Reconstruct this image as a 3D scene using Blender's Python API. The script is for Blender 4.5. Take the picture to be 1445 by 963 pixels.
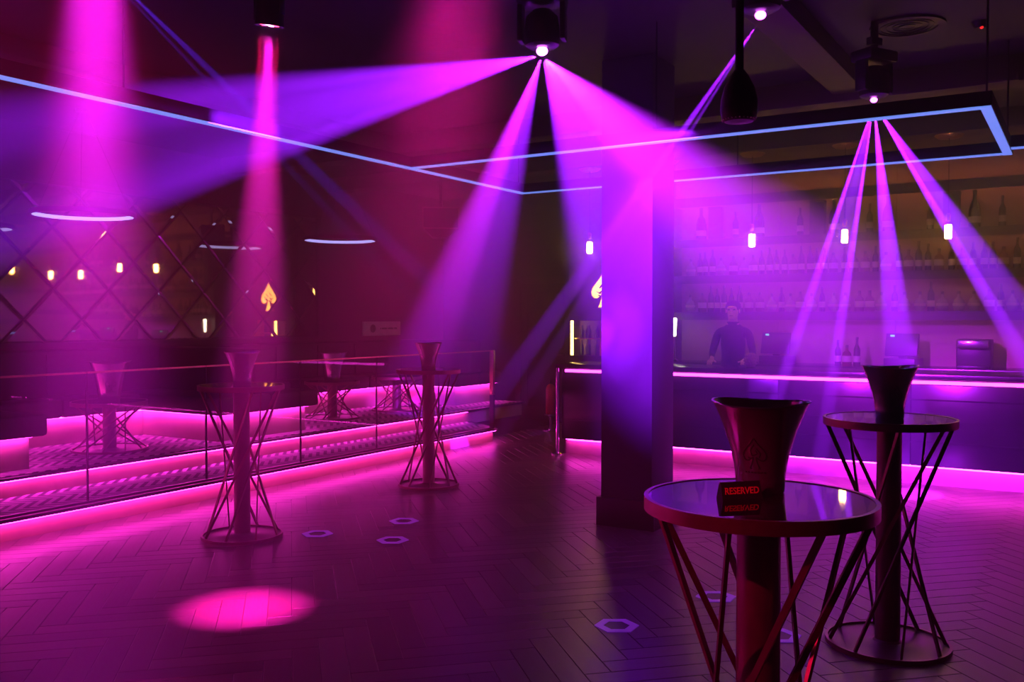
import bpy, bmesh, math, random
from mathutils import Vector, Matrix, Euler

for o in list(bpy.data.objects):
    bpy.data.objects.remove(o)
SC = bpy.context.scene
COL = SC.collection
R = math.radians
PI = math.pi

# ------------------------------------------------------------------ camera
EYE = 1.565
cam_d = bpy.data.cameras.new('camera')
cam_d.sensor_width = 36.0
cam_d.lens = 36.0 * 1314 / 1445
cam_d.clip_start = 0.05
cam = bpy.data.objects.new('camera', cam_d)
COL.objects.link(cam)
cam.location = (0, 0, EYE)
cam.rotation_euler = (R(90) - math.atan(31.5 / 1314), 0, R(31.6))
SC.camera = cam

# ------------------------------------------------------------------ world: dark room full of fog-machine haze
HAZE = 0.085
HAZE_LOW = 0.018
W = bpy.data.worlds.new('haze_world')
SC.world = W
W.use_nodes = True
nt = W.node_tree
nt.nodes.clear()
wo = nt.nodes.new('ShaderNodeOutputWorld')
bg = nt.nodes.new('ShaderNodeBackground')
bg.inputs['Color'].default_value = (0, 0, 0, 1)
bg.inputs['Strength'].default_value = 0
vs = nt.nodes.new('ShaderNodeVolumeScatter')
vs.inputs['Color'].default_value = (1, 1, 1, 1)
vs.inputs['Density'].default_value = HAZE
vs.inputs['Anisotropy'].default_value = 0.0
nt.links.new(bg.outputs[0], wo.inputs['Surface'])
nt.links.new(vs.outputs[0], wo.inputs['Volume'])
# the smoke has risen: thin near the floor, thick under the ceiling
geo = nt.nodes.new('ShaderNodeNewGeometry')
sxyz = nt.nodes.new('ShaderNodeSeparateXYZ')
nt.links.new(geo.outputs['Position'], sxyz.inputs[0])
ramp = nt.nodes.new('ShaderNodeMapRange')
ramp.interpolation_type = 'SMOOTHSTEP'
ramp.inputs['From Min'].default_value = 0.5
ramp.inputs['From Max'].default_value = 2.8
ramp.inputs['To Min'].default_value = HAZE_LOW
ramp.inputs['To Max'].default_value = HAZE
nt.links.new(sxyz.outputs['Z'], ramp.inputs['Value'])
nt.links.new(ramp.outputs['Result'], vs.inputs['Density'])
W.cycles.volume_step_size = 1.1

vw = SC.view_settings
SC.display_settings.display_device = 'sRGB'
vw.view_transform = 'Standard'
vw.look = 'None'
vw.exposure = 0.0
vw.gamma = 1.0
vw.use_curve_mapping = False
cy = SC.cycles
cy.use_denoising = True
cy.max_bounces = 5
cy.diffuse_bounces = 2
cy.glossy_bounces = 4
cy.transmission_bounces = 4
cy.transparent_max_bounces = 12
cy.volume_bounces = 0
cy.sample_clamp_indirect = 4.0
cy.caustics_reflective = False
cy.caustics_refractive = False

# ------------------------------------------------------------------ stage beams (real spot lamps shining through the haze)
VIO = (0.30, 0.008, 1.0)
MAG = (0.55, 0.010, 0.85)
BLU = (0.12, 0.02, 1.0)
PNK = (1.0, 0.006, 0.38)
RED = (1.0, 0.004, 0.12)
M1 = Vector((-2.483, 4.342, 2.97))
M2 = Vector((-1.191, 6.441, 2.97))
M3 = Vector((-1.317, 4.369, 2.97))
P1 = Vector((-3.354, 3.228, 2.97))
P2 = Vector((-3.42, 2.36, 3.18))
P3 = Vector((-2.22, 3.27, 3.30))
def spot(name, src, tgt, half, col, power, blend=0.5, off=0.034, size=0.004):
    d = bpy.data.lights.new(name, 'SPOT')
    d.color = col
    d.energy = power
    d.spot_size = 2 * R(half)
    d.spot_blend = blend
    d.shadow_soft_size = size
    o = bpy.data.objects.new(name, d)
    COL.objects.link(o)
    src = Vector(src); v = (Vector(tgt) - src).normalized()
    o.location = src + v * off
    o.rotation_euler = v.to_track_quat('-Z', 'Y').to_euler()
    return o
def wash(name, src, tgt, dia, spread, col, power):
    d = bpy.data.lights.new(name, 'AREA')
    d.shape = 'DISK'; d.size = dia; d.spread = R(spread); d.color = col; d.energy = power
    o = bpy.data.objects.new(name, d); COL.objects.link(o)
    v = (Vector(tgt) - Vector(src)).normalized()
    o.location = Vector(src) + v * .03
    o.rotation_euler = v.to_track_quat('-Z', 'Y').to_euler()
    return o
# fixture over the middle of the dance floor
spot('beam_fan_upper', M1, (-5.196, 3.892, 2.99), 2.8, VIO, 15000, 0.8)
spot('beam_fan_lower', M1, (-5.07, 3.949, 2.37), 2.6, VIO, 19000, 0.8)
spot('beam_fan_fill', M1, (-5.133, 3.921, 2.69), 9.0, VIO, 13500, 0.6)
spot('beam_down_left', M1, (-6.333, 8.426, 1.245), 4.0, MAG, 18000, 0.7)
spot('beam_down_left_fill', M1, (-6.05, 8.58, 1.245), 6.0, VIO, 10000, 0.6)
spot('beam_down_right', M1, (-2.93, 6.02, 1.71), 7.0, VIO, 5000, 1.0)
spot('beam_down_right_core', M1, (-3.02, 5.98, 1.71), 3.6, (.42, .009, 1.0), 5000, 1.0)
spot('beam_wide_right', M1, (-2.45, 5.60, 2.30), 24.0, VIO, 5600, 0.6)
spot('beam_wide_right_core', M1, (-2.22, 5.37, 2.50), 14.0, MAG, 11000, 1.0)
# fixture inside the blue frame
spot('beam_bar_left', M2, (-2.563, 8.127, 0), 1.5, VIO, 115000, 0.5)
spot('beam_bar_left_inner', M2, (-2.031, 8.454, 0), 1.5, VIO, 115000, 0.5)
spot('beam_bar_left_fill', M2, (-2.3, 8.289, 0), 4.6, VIO, 9000, 0.4)
spot('beam_bar_middle', M2, (-1.278, 8.918, 0), 3.7, VIO, 46000, 0.4)
spot('beam_bar_right', M2, (-.531, 7.31, 1.616), 2.0, VIO, 85000, 0.5)
spot('beam_bar_right_fill', M2, (-.46, 7.355, 1.70), 4.6, VIO, 21000, 0.5)
# fixture at the top right
spot('beam_thin', M3, (-5.108, 7.992, 0.77), 1.3, VIO, 42000, 0.5)
spot('beam_thin_lower', M3, (-5.0, 8.1, 0.55), 0.9, VIO, 20000, 0.5)
# far faint blue pair
spot('beam_blue', (-3.705, 2.464, 3.178), (-4.622, 6.555, 1.687), 1.3, BLU, 9000, 0.6)
spot('beam_blue_lower', (-3.705, 2.464, 3.178), (-4.9, 6.3, 1.75), 0.8, BLU, 5000, 0.6)
# pink par cans
spot('par_floor_spot', P1, (-3.855, 3.503, 0), 8.0, (1, .012, .66), 5600, 1.0, 0.02, 0.02)
spot('par_floor_spot_left', P1 + Vector((-.033, -.02, 0)), (-3.91, 3.46, 0), 4.0, RED, 1800, 0.6, 0.02, 0.01)
spot('par_floor_spot_right', P1 + Vector((.033, .02, 0)), (-3.79, 3.53, 0), 4.0, RED, 1800, 0.6, 0.02, 0.01)
wash('par_left', P2, (-3.05, 2.02, 0), .20, 19, (1, .012, 1.0), 28)
wash('par_left_edge', P2, (-3.05, 2.02, 0), .26, 25, RED, 8)
wash('par_middle', P3, (-1.85, 2.05, 0), .24, 30, PNK, 15)
# red wash par for the table; unseen pink fill added for ambient haze
spot('par_wash_table', (-2.2, -.2, 2.97), (-.80, 2.25, 0.85), 9.5, RED, 520, 0.6, 0.05, 0.04)
spot('added_fill_far', (-3.2, -0.8, 2.97), (-4.6, 6.5, 0.2), 26.0, PNK, 260, 0.8, 0.05, 0.06)

# ------------------------------------------------------------------ material helpers
def mat(name, base=(.5, .5, .5), rough=.5, metal=0., emit=None, strength=0., spec=.5, coat=0., grain=None, bump=0.):
    m = bpy.data.materials.new(name)
    m.use_nodes = True
    t = m.node_tree
    b = t.nodes['Principled BSDF']
    b.inputs['Base Color'].default_value = (*base, 1)
    b.inputs['Roughness'].default_value = rough
    b.inputs['Metallic'].default_value = metal
    b.inputs['Specular IOR Level'].default_value = spec
    b.inputs['Coat Weight'].default_value = coat
    if emit:
        b.inputs['Emission Color'].default_value = (*emit, 1)
        b.inputs['Emission Strength'].default_value = strength
    if grain:
        scale, amt = grain
        tc = t.nodes.new('ShaderNodeTexCoord')
        n = t.nodes.new('ShaderNodeTexNoise')
        n.inputs['Scale'].default_value = scale
        n.inputs['Detail'].default_value = 4
        t.links.new(tc.outputs['Object'], n.inputs['Vector'])
        mr = t.nodes.new('ShaderNodeMapRange')
        mr.inputs['To Min'].default_value = max(0.02, rough - amt)
        mr.inputs['To Max'].default_value = min(1, rough + amt)
        t.links.new(n.outputs['Fac'], mr.inputs['Value'])
        t.links.new(mr.outputs['Result'], b.inputs['Roughness'])
        mx = t.nodes.new('ShaderNodeMix')
        mx.data_type = 'RGBA'
        mx.inputs[6].default_value = (*[c * .75 for c in base], 1)
        mx.inputs[7].default_value = (*[min(1, c * 1.2) for c in base], 1)
        t.links.new(n.outputs['Fac'], mx.inputs[0])
        t.links.new(mx.outputs[2], b.inputs['Base Color'])
        if bump:
            bp = t.nodes.new('ShaderNodeBump')
            bp.inputs['Strength'].default_value = bump
            bp.inputs['Distance'].default_value = .003
            t.links.new(n.outputs['Fac'], bp.inputs['Height'])
            t.links.new(bp.outputs['Normal'], b.inputs['Normal'])
    return m

def mat_planks():
    m = bpy.data.materials.new('oiled_oak_herringbone')
    m.use_nodes = True
    t = m.node_tree; b = t.nodes['Principled BSDF']
    oi = t.nodes.new('ShaderNodeObjectInfo')
    gi = t.nodes.new('ShaderNodeNewGeometry')
    ad = t.nodes.new('ShaderNodeMath'); ad.operation = 'ADD'
    t.links.new(oi.outputs['Random'], ad.inputs[0]); t.links.new(gi.outputs['Random Per Island'], ad.inputs[1])
    fr = t.nodes.new('ShaderNodeMath'); fr.operation = 'FRACT'
    t.links.new(ad.outputs[0], fr.inputs[0])
    cr = t.nodes.new('ShaderNodeValToRGB')
    cr.color_ramp.elements[0].color = (.10, .07, .06, 1)
    cr.color_ramp.elements[1].color = (.20, .145, .12, 1)
    t.links.new(fr.outputs[0], cr.inputs['Fac'])
    tc = t.nodes.new('ShaderNodeTexCoord')
    mp = t.nodes.new('ShaderNodeMapping'); mp.inputs['Scale'].default_value = (5, 60, 5)
    n = t.nodes.new('ShaderNodeTexNoise'); n.inputs['Scale'].default_value = 1.0; n.inputs['Detail'].default_value = 5
    t.links.new(tc.outputs['Object'], mp.inputs['Vector']); t.links.new(mp.outputs[0], n.inputs['Vector'])
    mx = t.nodes.new('ShaderNodeMix'); mx.data_type = 'RGBA'; mx.blend_type = 'MULTIPLY'; mx.inputs[0].default_value = .5
    t.links.new(cr.outputs[0], mx.inputs[6]); t.links.new(n.outputs['Color'], mx.inputs[7])
    t.links.new(mx.outputs[2], b.inputs['Base Color'])
    mr = t.nodes.new('ShaderNodeMapRange'); mr.inputs['To Min'].default_value = .22; mr.inputs['To Max'].default_value = .42
    t.links.new(n.outputs['Fac'], mr.inputs['Value']); t.links.new(mr.outputs[0], b.inputs['Roughness'])
    bp = t.nodes.new('ShaderNodeBump'); bp.inputs['Strength'].default_value = .15; bp.inputs['Distance'].default_value = .001
    t.links.new(n.outputs['Fac'], bp.inputs['Height']); t.links.new(bp.outputs[0], b.inputs['Normal'])
    return m

def mat_zigzag():
    # ribbed carpet printed with a zigzag (woven pattern, flat print)
    m = bpy.data.materials.new('zigzag_carpet')
    m.use_nodes = True
    t = m.node_tree; b = t.nodes['Principled BSDF']
    tc = t.nodes.new('ShaderNodeTexCoord')
    sp = t.nodes.new('ShaderNodeSeparateXYZ')
    t.links.new(tc.outputs['Object'], sp.inputs[0])
    def math_(op, a, bv=None):
        n = t.nodes.new('ShaderNodeMath'); n.operation = op
        for i, v in enumerate((a, bv)):
            if v is None: continue
            if isinstance(v, (int, float)): n.inputs[i].default_value = v
            else: t.links.new(v, n.inputs[i])
        return n.outputs[0]
    tri = math_('PINGPONG', sp.outputs[0], .18)
    s = math_('ADD', sp.outputs[1], math_('MULTIPLY', tri, 1.1))
    f = math_('FRACT', math_('MULTIPLY', s, 1 / .11))
    g = math_('GREATER_THAN', f, .52)
    mx = t.nodes.new('ShaderNodeMix'); mx.data_type = 'RGBA'
    mx.inputs[6].default_value = (.50, .42, .46, 1)
    mx.inputs[7].default_value = (.03, .025, .04, 1)
    t.links.new(g, mx.inputs[0]); t.links.new(mx.outputs[2], b.inputs['Base Color'])
    b.inputs['Roughness'].default_value = .8
    n = t.nodes.new('ShaderNodeTexNoise'); n.inputs['Scale'].default_value = 220
    bp = t.nodes.new('ShaderNodeBump'); bp.inputs['Strength'].default_value = .5; bp.inputs['Distance'].default_value = .004
    t.links.new(tc.outputs['Object'], n.inputs['Vector']); t.links.new(n.outputs['Fac'], bp.inputs['Height']); t.links.new(bp.outputs[0], b.inputs['Normal'])
    return m

def mat_glass(name, tint=(.9, .93, .95), rough=.02, refl=.08):
    # thin clear pane: fresnel mirror over clear
    m = bpy.data.materials.new(name)
    m.use_nodes = True
    t = m.node_tree; t.nodes.clear()
    out = t.nodes.new('ShaderNodeOutputMaterial')
    tr = t.nodes.new('ShaderNodeBsdfTransparent'); tr.inputs[0].default_value = (*tint, 1)
    gl = t.nodes.new('ShaderNodeBsdfGlossy'); gl.inputs['Roughness'].default_value = rough
    fr = t.nodes.new('ShaderNodeFresnel'); fr.inputs['IOR'].default_value = 1.0 + refl * 6
    ge = t.nodes.new('ShaderNodeNewGeometry')
    mu = t.nodes.new('ShaderNodeMath'); mu.operation = 'MULTIPLY_ADD'
    mu.inputs[1].default_value = -1.0; mu.inputs[2].default_value = 1.0
    t.links.new(ge.outputs['Backfacing'], mu.inputs[0])
    m2 = t.nodes.new('ShaderNodeMath'); m2.operation = 'MULTIPLY'
    t.links.new(fr.outputs[0], m2.inputs[0]); t.links.new(mu.outputs[0], m2.inputs[1])
    mx = t.nodes.new('ShaderNodeMixShader')
    t.links.new(m2.outputs[0], mx.inputs[0]); t.links.new(tr.outputs[0], mx.inputs[1]); t.links.new(gl.outputs[0], mx.inputs[2])
    t.links.new(mx.outputs[0], out.inputs['Surface'])
    return m

PINK = (1.0, .030, .64)
M = dict(
    planks=mat_planks(),
    carpet=mat_zigzag(),
    subfloor=mat('dark_subfloor', (.02, .015, .015), .8, grain=(8, .1)),
    ceiling=mat('black_ceiling_paint', (.022, .018, .022), .6, grain=(5, .1), bump=.2),
    beam=mat('dark_brown_ceiling_beam', (.05, .028, .022), .55, grain=(9, .1)),
    wall=mat('dark_wall_paint', (.035, .022, .028), .7, grain=(6, .1), bump=.2),
    door=mat('dark_door_paint', (.03, .018, .02), .45, grain=(6, .1)),
    column=mat('column_plaster', (.05, .045, .06), .65, grain=(12, .1), bump=.2),
    skirt=mat('column_skirting', (.02, .016, .02), .4, grain=(9, .08)),
    fascia=mat('pale_step_fascia', (.42, .27, .20), .5, grain=(6, .08)),
    nosing=mat('dark_step_nosing', (.02, .015, .02), .3, grain=(30, .05)),
    led_pink=mat('pink_led_strip', (.8, .5, .7), .5, emit=PINK, strength=9),
    led_pink_bar=mat('pink_led_bar_strip', (.8, .5, .7), .5, emit=(1.0, .034, .78), strength=13),
    led_down=mat('pink_led_downlight', (.8, .5, .7), .5, emit=PINK, strength=34),
    led_blue=mat('blue_led_diffuser', (.5, .6, .9), .5, emit=(.16, .30, 1.0), strength=1.25),
    led_ring=mat('cool_white_led_ring', (.8, .8, .9), .5, emit=(.42, .40, 1.0), strength=2.0),
    black_alu=mat('black_aluminium', (.015, .015, .018), .35, .6, grain=(40, .05)),
    black_plastic=mat('black_plastic', (.012, .012, .014), .4, grain=(40, .06)),
    bronze=mat('bronze_painted_steel', (.22, .125, .10), .35, .85, grain=(30, .06)),
    bronze_dark=mat('dark_bronze_column', (.16, .10, .09), .38, .7, grain=(20, .06)),
    top_glass=mat('black_glass_top', (.006, .005, .007), .03, 0, spec=.6, grain=(3, .01)),
    steel=mat('satin_steel', (.62, .58, .60), .17, .92, grain=(9, .015)),
    emblem=mat('black_print', (.01, .008, .012), .5, grain=(50, .05)),
    chrome=mat('chrome', (.75, .72, .72), .12, 1.0, grain=(18, .03)),
    brass=mat('brushed_brass', (.80, .52, .24), .3, 1.0, grain=(40, .06)),
    leather=mat('black_leather', (.012, .009, .012), .5, grain=(60, .08), bump=.3),
    sofa_base=mat('pale_sofa_plinth', (.60, .44, .36), .5, grain=(5, .08)),
    mirror=mat('bronze_mirror', (.62, .50, .44), .02, 1.0, grain=(2, .008)),
    glass=mat_glass('clear_balustrade_glass'),
    globe=mat_glass('clear_bulb_glass', (.97, .95, .93), .01, .12),
    filament=mat('bulb_filament', (1, .8, .4), .5, emit=(1.0, .50, .11), strength=90),
    bar_front=mat('black_gloss_bar_panel', (.012, .010, .016), .22, grain=(4, .05)),
    counter=mat('dark_stone_counter', (.02, .017, .022), .25, grain=(30, .06)),
    kick=mat('pale_kick_plate', (.35, .25, .24), .5, grain=(8, .08)),
    back_panel=mat('amber_back_panel', (.30, .20, .15), .6, grain=(4, .08)),
    shelf=mat('dark_shelf_wood', (.03, .018, .016), .45, grain=(20, .08)),
    led_amber=mat('amber_shelf_strip', (1, .7, .4), .5, emit=(1.0, .24, .10), strength=9),
    led_box=mat('violet_floor_ring', (.6, .5, .9), .4, emit=(.26, .02, .75), strength=.24),
    neon=mat('yellow_sign_face', (1, .7, .2), .5, emit=(1.0, .44, .03), strength=6.5),
    neon_dark=mat('sign_inlay', (.10, .05, .01), .6, grain=(30, .05)),
    tube=mat('warm_tube', (1, .9, .6), .5, emit=(1.0, .62, .16), strength=9),
    tube_white=mat('white_tube', (1, 1, .95), .5, emit=(1.0, .93, .72), strength=9),
    cab=mat('cabinet_lining', (.25, .14, .07), .4, grain=(10, .08)),
    sign_red=mat('red_lettering', (.75, .05, .05), .45, grain=(60, .05)),
    sign_black=mat('black_acrylic', (.015, .01, .014), .12, grain=(30, .04)),
    white_sign=mat('white_sign_board', (.85, .85, .88), .5, grain=(12, .06)),
    red_paint=mat('extinguisher_red', (.55, .02, .02), .3, grain=(12, .05)),
    skin=mat('skin', (.75, .48, .36), .55, grain=(30, .06)),
    shirt=mat('black_shirt', (.015, .013, .017), .8, grain=(40, .08), bump=.3),
    hair=mat('dark_hair', (.015, .010, .008), .6, grain=(60, .1), bump=.4),
    eye=mat('eye', (.05, .04, .04), .2, grain=(30, .03)),
    lip=mat('lip', (.40, .16, .14), .5, grain=(30, .05)),
    jar=mat('dimpled_amber_glass', (.55, .36, .26), .15, .3, grain=(30, .05)),
    b_dark=mat('dark_bottle_glass', (.02, .012, .014), .08, grain=(12, .03)),
    b_green=mat('green_bottle_glass', (.015, .03, .016), .08, grain=(12, .03)),
    b_amber=mat('amber_bottle_glass', (.16, .06, .02), .08, grain=(12, .03)),
    b_pale=mat('pale_bottle_glass', (.35, .30, .30), .10, grain=(12, .03)),
    b_label=mat('bottle_label', (.55, .45, .38), .6, grain=(30, .06)),
    b_cap=mat('bottle_cap', (.05, .04, .04), .35, .5, grain=(30, .06)),
    green_led=mat('green_indicator', (.1, .6, .4), .5, emit=(.15, .9, .6), strength=1.2),
    red_led=mat('red_indicator', (.8, .05, .05), .5, emit=(1, .02, .02), strength=2.0),
    lens_violet=mat('violet_lens', (.8, .4, 1), .2, emit=(.75, .10, 1.0), strength=14),
    lens_violet_big=mat('bright_violet_lens', (.8, .4, 1), .2, emit=(.75, .12, 1.0), strength=34),
    lens_red=mat('red_lens', (1, .3, .4), .2, emit=(1.0, .05, .16), strength=9),
    lens_pink=mat('pink_lens', (1, .5, .9), .2, emit=(1.0, .30, .9), strength=12),
    box_steel=mat('floor_box_steel', (.75, .72, .78), .28, 1.0, grain=(25, .06)),
    cord=mat('black_cord', (.01, .01, .01), .6, grain=(40, .05)),
)

# ------------------------------------------------------------------ mesh helpers
def BM(): return bmesh.new()
def box(bm, c, s, bev=0., rz=0., rx=0., ry=0.):
    mt = Matrix.Translation(Vector(c)) @ Euler((rx, ry, rz)).to_matrix().to_4x4() @ Matrix.Diagonal((s[0], s[1], s[2], 1))
    g = bmesh.ops.create_cube(bm, size=1, matrix=mt)
    if bev:
        es = list({e for v in g['verts'] for e in v.link_edges})
        bmesh.ops.bevel(bm, geom=es, offset=bev, segments=2, affect='EDGES', profile=.5)
def bx(bm, x0, x1, y0, y1, z0, z1, bev=0.):
    box(bm, ((x0 + x1) / 2, (y0 + y1) / 2, (z0 + z1) / 2), (x1 - x0, y1 - y0, z1 - z0), bev)
def tube(bm, p0, p1, r0, r1=None, n=12, caps=True):
    p0 = Vector(p0); p1 = Vector(p1); v = p1 - p0
    mt = Matrix.Translation((p0 + p1) / 2) @ v.to_track_quat('Z', 'Y').to_matrix().to_4x4()
    bmesh.ops.create_cone(bm, cap_ends=caps, segments=n, radius1=r0, radius2=r0 if r1 is None else r1, depth=v.length, matrix=mt)
def bar(bm, p0, p1, w, t, up):
    p0 = Vector(p0); p1 = Vector(p1); z = (p1 - p0).normalized()
    x = Vector(up).cross(z).normalized(); y = z.cross(x)
    mt = Matrix((x, y, z)).transposed().to_4x4()
    mt.translation = (p0 + p1) / 2
    bmesh.ops.create_cube(bm, size=1, matrix=mt @ Matrix.Diagonal((w, t, (p1 - p0).length, 1)))
def ball(bm, c, r, u=16, v=10, sc=(1, 1, 1)):
    bmesh.ops.create_uvsphere(bm, u_segments=u, v_segments=v, radius=r, matrix=Matrix.Translation(Vector(c)) @ Matrix.Diagonal((*sc, 1)))
def lathe(bm, prof, n=28, at=(0, 0, 0), fn=None, close=True):
    rings = []
    for r, z in prof:
        ring = []
        for k in range(n):
            a = 2 * PI * k / n
            p = (r * math.cos(a), r * math.sin(a), z)
            if fn: p = fn(a, r, z)
            ring.append(bm.verts.new(Vector(p) + Vector(at)))
        rings.append(ring)
    for a, b in zip(rings, rings[1:]):
        for k in range(n):
            bm.faces.new((a[k], a[(k + 1) % n], b[(k + 1) % n], b[k]))
    if close:
        if prof[0][0] > 1e-5: bm.faces.new(list(reversed(rings[0])))
        if prof[-1][0] > 1e-5: bm.faces.new(rings[-1])
def ring_band(bm, r_out, r_in, z0, z1, n=48, at=(0, 0, 0)):
    lathe(bm, [(r_in, z0), (r_out, z0), (r_out, z1), (r_in, z1), (r_in, z0)], n, at, close=False)
def prism(bm, pts, h, mt=Matrix()):
    a = [bm.verts.new(mt @ Vector((x, y, 0))) for x, y in pts]
    b = [bm.verts.new(mt @ Vector((x, y, h))) for x, y in pts]
    bm.faces.new(list(reversed(a))); bm.faces.new(b)
    for k in range(len(pts)):
        j = (k + 1) % len(pts)
        bm.faces.new((a[k], a[j], b[j], b[k]))
def mesh_of(name, bm, m, smooth=True, ang=40):
    bmesh.ops.recalc_face_normals(bm, faces=bm.faces)
    me = bpy.data.meshes.new(name)
    bm.to_mesh(me); bm.free()
    for mm in (m if isinstance(m, (list, tuple)) else [m]): me.materials.append(mm)
    if smooth:
        me.polygons.foreach_set('use_smooth', [True] * len(me.polygons))
        me.set_sharp_from_angle(angle=R(ang))
    return me
def link(name, me, parent=None, loc=(0, 0, 0), rot=(0, 0, 0)):
    o = bpy.data.objects.new(name, me); COL.objects.link(o)
    o.location = loc; o.rotation_euler = rot
    if parent: o.parent = parent
    return o
def obj(name, bm, m, parent=None, smooth=True, ang=40, label=None):
    o = link(name, mesh_of(name, bm, m, smooth, ang), parent)
    if label: o['label'] = label
    return o
def tag(o, label, cat, group=None):
    o['label'] = label; o['category'] = cat
    if group: o['group'] = group
    return o
def thing(name, label, cat, loc=(0, 0, 0), rz=0, group=None):
    o = bpy.data.objects.new(name, None); COL.objects.link(o)
    o.empty_display_size = .1
    o.location = loc; o.rotation_euler = (0, 0, rz)
    return tag(o, label, cat, group)
def struct(o):
    o['kind'] = 'structure'; return o
def dup(root, loc, rz, label, group=None, scale=1):
    r = root.copy(); COL.objects.link(r); r.location = loc; r.rotation_euler = (0, 0, rz); r.scale = (scale,) * 3
    r['label'] = label
    if group: r['group'] = group
    for ch in root.children:
        c = ch.copy(); COL.objects.link(c); c.parent = r
        for g in ch.children:
            d = g.copy(); COL.objects.link(d); d.parent = c
    return r
rnd = random.Random(7)

# ------------------------------------------------------------------ setting: floor of herringbone blocks
bm = BM(); bx(bm, -9.1, 4.2, -3.2, 12.6, -.12, -.012)
floor = struct(obj('floor', bm, M['subfloor'], smooth=False))
PW, PN = .125, 5
def plank_bm(bm, w, l, mt=Matrix()):
    g, c = .0012, .0025
    o = [(-l/2+g, -w/2+g), (l/2-g, -w/2+g), (l/2-g, w/2-g), (-l/2+g, w/2-g)]
    i = [(-l/2+g+c, -w/2+g+c), (l/2-g-c, -w/2+g+c), (l/2-g-c, w/2-g-c), (-l/2+g+c, w/2-g-c)]
    lo = [bm.verts.new(mt @ Vector((x, y, -.012))) for x, y in o]
    mi = [bm.verts.new(mt @ Vector((x, y, -.0015))) for x, y in o]
    hi = [bm.verts.new(mt @ Vector((x, y, 0))) for x, y in i]
    bm.faces.new(hi)
    for k in range(4):
        j = (k + 1) % 4
        bm.faces.new((lo[k], lo[j], mi[j], mi[k])); bm.faces.new((mi[k], mi[j], hi[j], hi[k]))
bm = BM(); plank_bm(bm, PW, PW * PN)
plank_me = mesh_of('plank', bm, M['planks'], smooth=False)
spots = []
c45, s45 = math.cos(R(45)), math.sin(R(45))
for i in range(-110, 110):
    for j in range(-110, 110):
        q = (i - j) % (2 * PN)
        if q == 0: cx, cy_, a = (i + PN / 2) * PW, (j + .5) * PW, 0
        elif q == 2 * PN - 1: cx, cy_, a = (i + .5) * PW, (j + PN / 2) * PW, 90
        else: continue
        x, y = c45 * cx - s45 * cy_, s45 * cx + c45 * cy_
        if -6.62 < x < 3.6 and -1.5 < y < 12.3 and not (x > -5.0 and y > 9.9): spots.append((x, y, R(a + 45)))
fwx, fwy = -math.sin(R(31.6)), math.cos(R(31.6))
def view_key(s):
    d = fwx * s[0] + fwy * s[1]; u = fwy * s[0] - fwx * s[1]
    seen = d > 3.85 and abs(u / d) < .56
    return (0 if seen else 1, d)
spots.sort(key=view_key)
for x, y, a in spots[:300]: link('plank', plank_me, floor, (x, y, 0), (0, 0, a))
bm = BM()
for x, y, a in spots[300:]: plank_bm(bm, PW, PW * PN, Matrix.Translation((x, y, 0)) @ Matrix.Rotation(a, 4, 'Z'))
o = obj('planks', bm, M['planks'], floor, smooth=False); o['kind'] = 'stuff'

# ------------------------------------------------------------------ setting: ceiling, walls, column
CZ = 3.5
bm = BM(); bx(bm, -9.1, 4.2, -3.2, 12.6, CZ, CZ + .12)
ceiling = struct(obj('ceiling', bm, M['ceiling'], smooth=False))
for x0, x1, y0, y1, dz in ((-8.9, 4, 7.75, 7.98, .2), (-8.9, 4, 9.65, 9.95, .18), (-1.75, -1.5, 5.0, 7.75, .14), (.2, .45, -3, 7.75, .14), (-6.5, -6.25, -3, 9.65, .14)):
    bm = BM(); bx(bm, x0, x1, y0, y1, CZ - dz, CZ, .012); obj('beam', bm, M['beam'], ceiling, ang=30)
def wall(name, *b):
    bm = BM(); bx(bm, *b); return struct(obj(name, bm, M['wall'], smooth=False))
wall_back = wall('wall_back', -9.1, 4.2, 12.4, 12.55, 0, CZ)
wall_left = wall('wall_left', -9.1, -8.95, -3.2, 12.4, 0, CZ)
wall('wall_right', 4.05, 4.2, -3.2, 12.4, 0, CZ)
wall('wall_front', -8.95, 4.05, -3.2, -3.05, 0, CZ)
# door in the back wall
door = bpy.data.objects.new('door_1', None); COL.objects.link(door); door.location = (-7.0, 12.4, 0); struct(door)
bm = BM(); bx(bm, -.43, .43, -.05, -.005, .01, 2.1, .004); obj('door_leaf', bm, M['door'], door)
bm = BM()
bx(bm, -.52, -.435, -.075, 0, 0, 2.12, .004); bx(bm, .435, .52, -.075, 0, 0, 2.12, .004); bx(bm, -.52, .52, -.075, 0, 2.105, 2.19, .004)
obj('door_frame', bm, M['beam'], door)
bm = BM()
for z0, z1 in ((.2, .95), (1.1, 1.95)):
    for x0, x1, a, b in ((-.33, .33, z0, z0 + .02), (-.33, .33, z1 - .02, z1), (-.33, -.31, z0, z1), (.31, .33, z0, z1)): bx(bm, x0, x1, -.058, -.05, a, b)
obj('door_moulding', bm, M['door'], door, smooth=False)
bm = BM(); tube(bm, (.36, -.05, 1.02), (.36, -.10, 1.02), .012); tube(bm, (.36, -.10, 1.02), (.24, -.10, 1.02), .01); obj('door_handle', bm, M['chrome'], door)
# pillar
bm = BM(); bx(bm, -3.115, -2.70, 6.35, 6.77, 0, CZ, .006)
column = struct(obj('column', bm, M['column'], ang=30))
bm = BM()
for b in ((-3.142, -2.673, 6.323, 6.352), (-3.142, -2.673, 6.768, 6.797), (-3.142, -3.113, 6.352, 6.768), (-2.702, -2.673, 6.352, 6.768)):
    bx(bm, *b, 0, .215, .004)
obj('skirting', bm, M['skirt'], column, ang=30)

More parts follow.
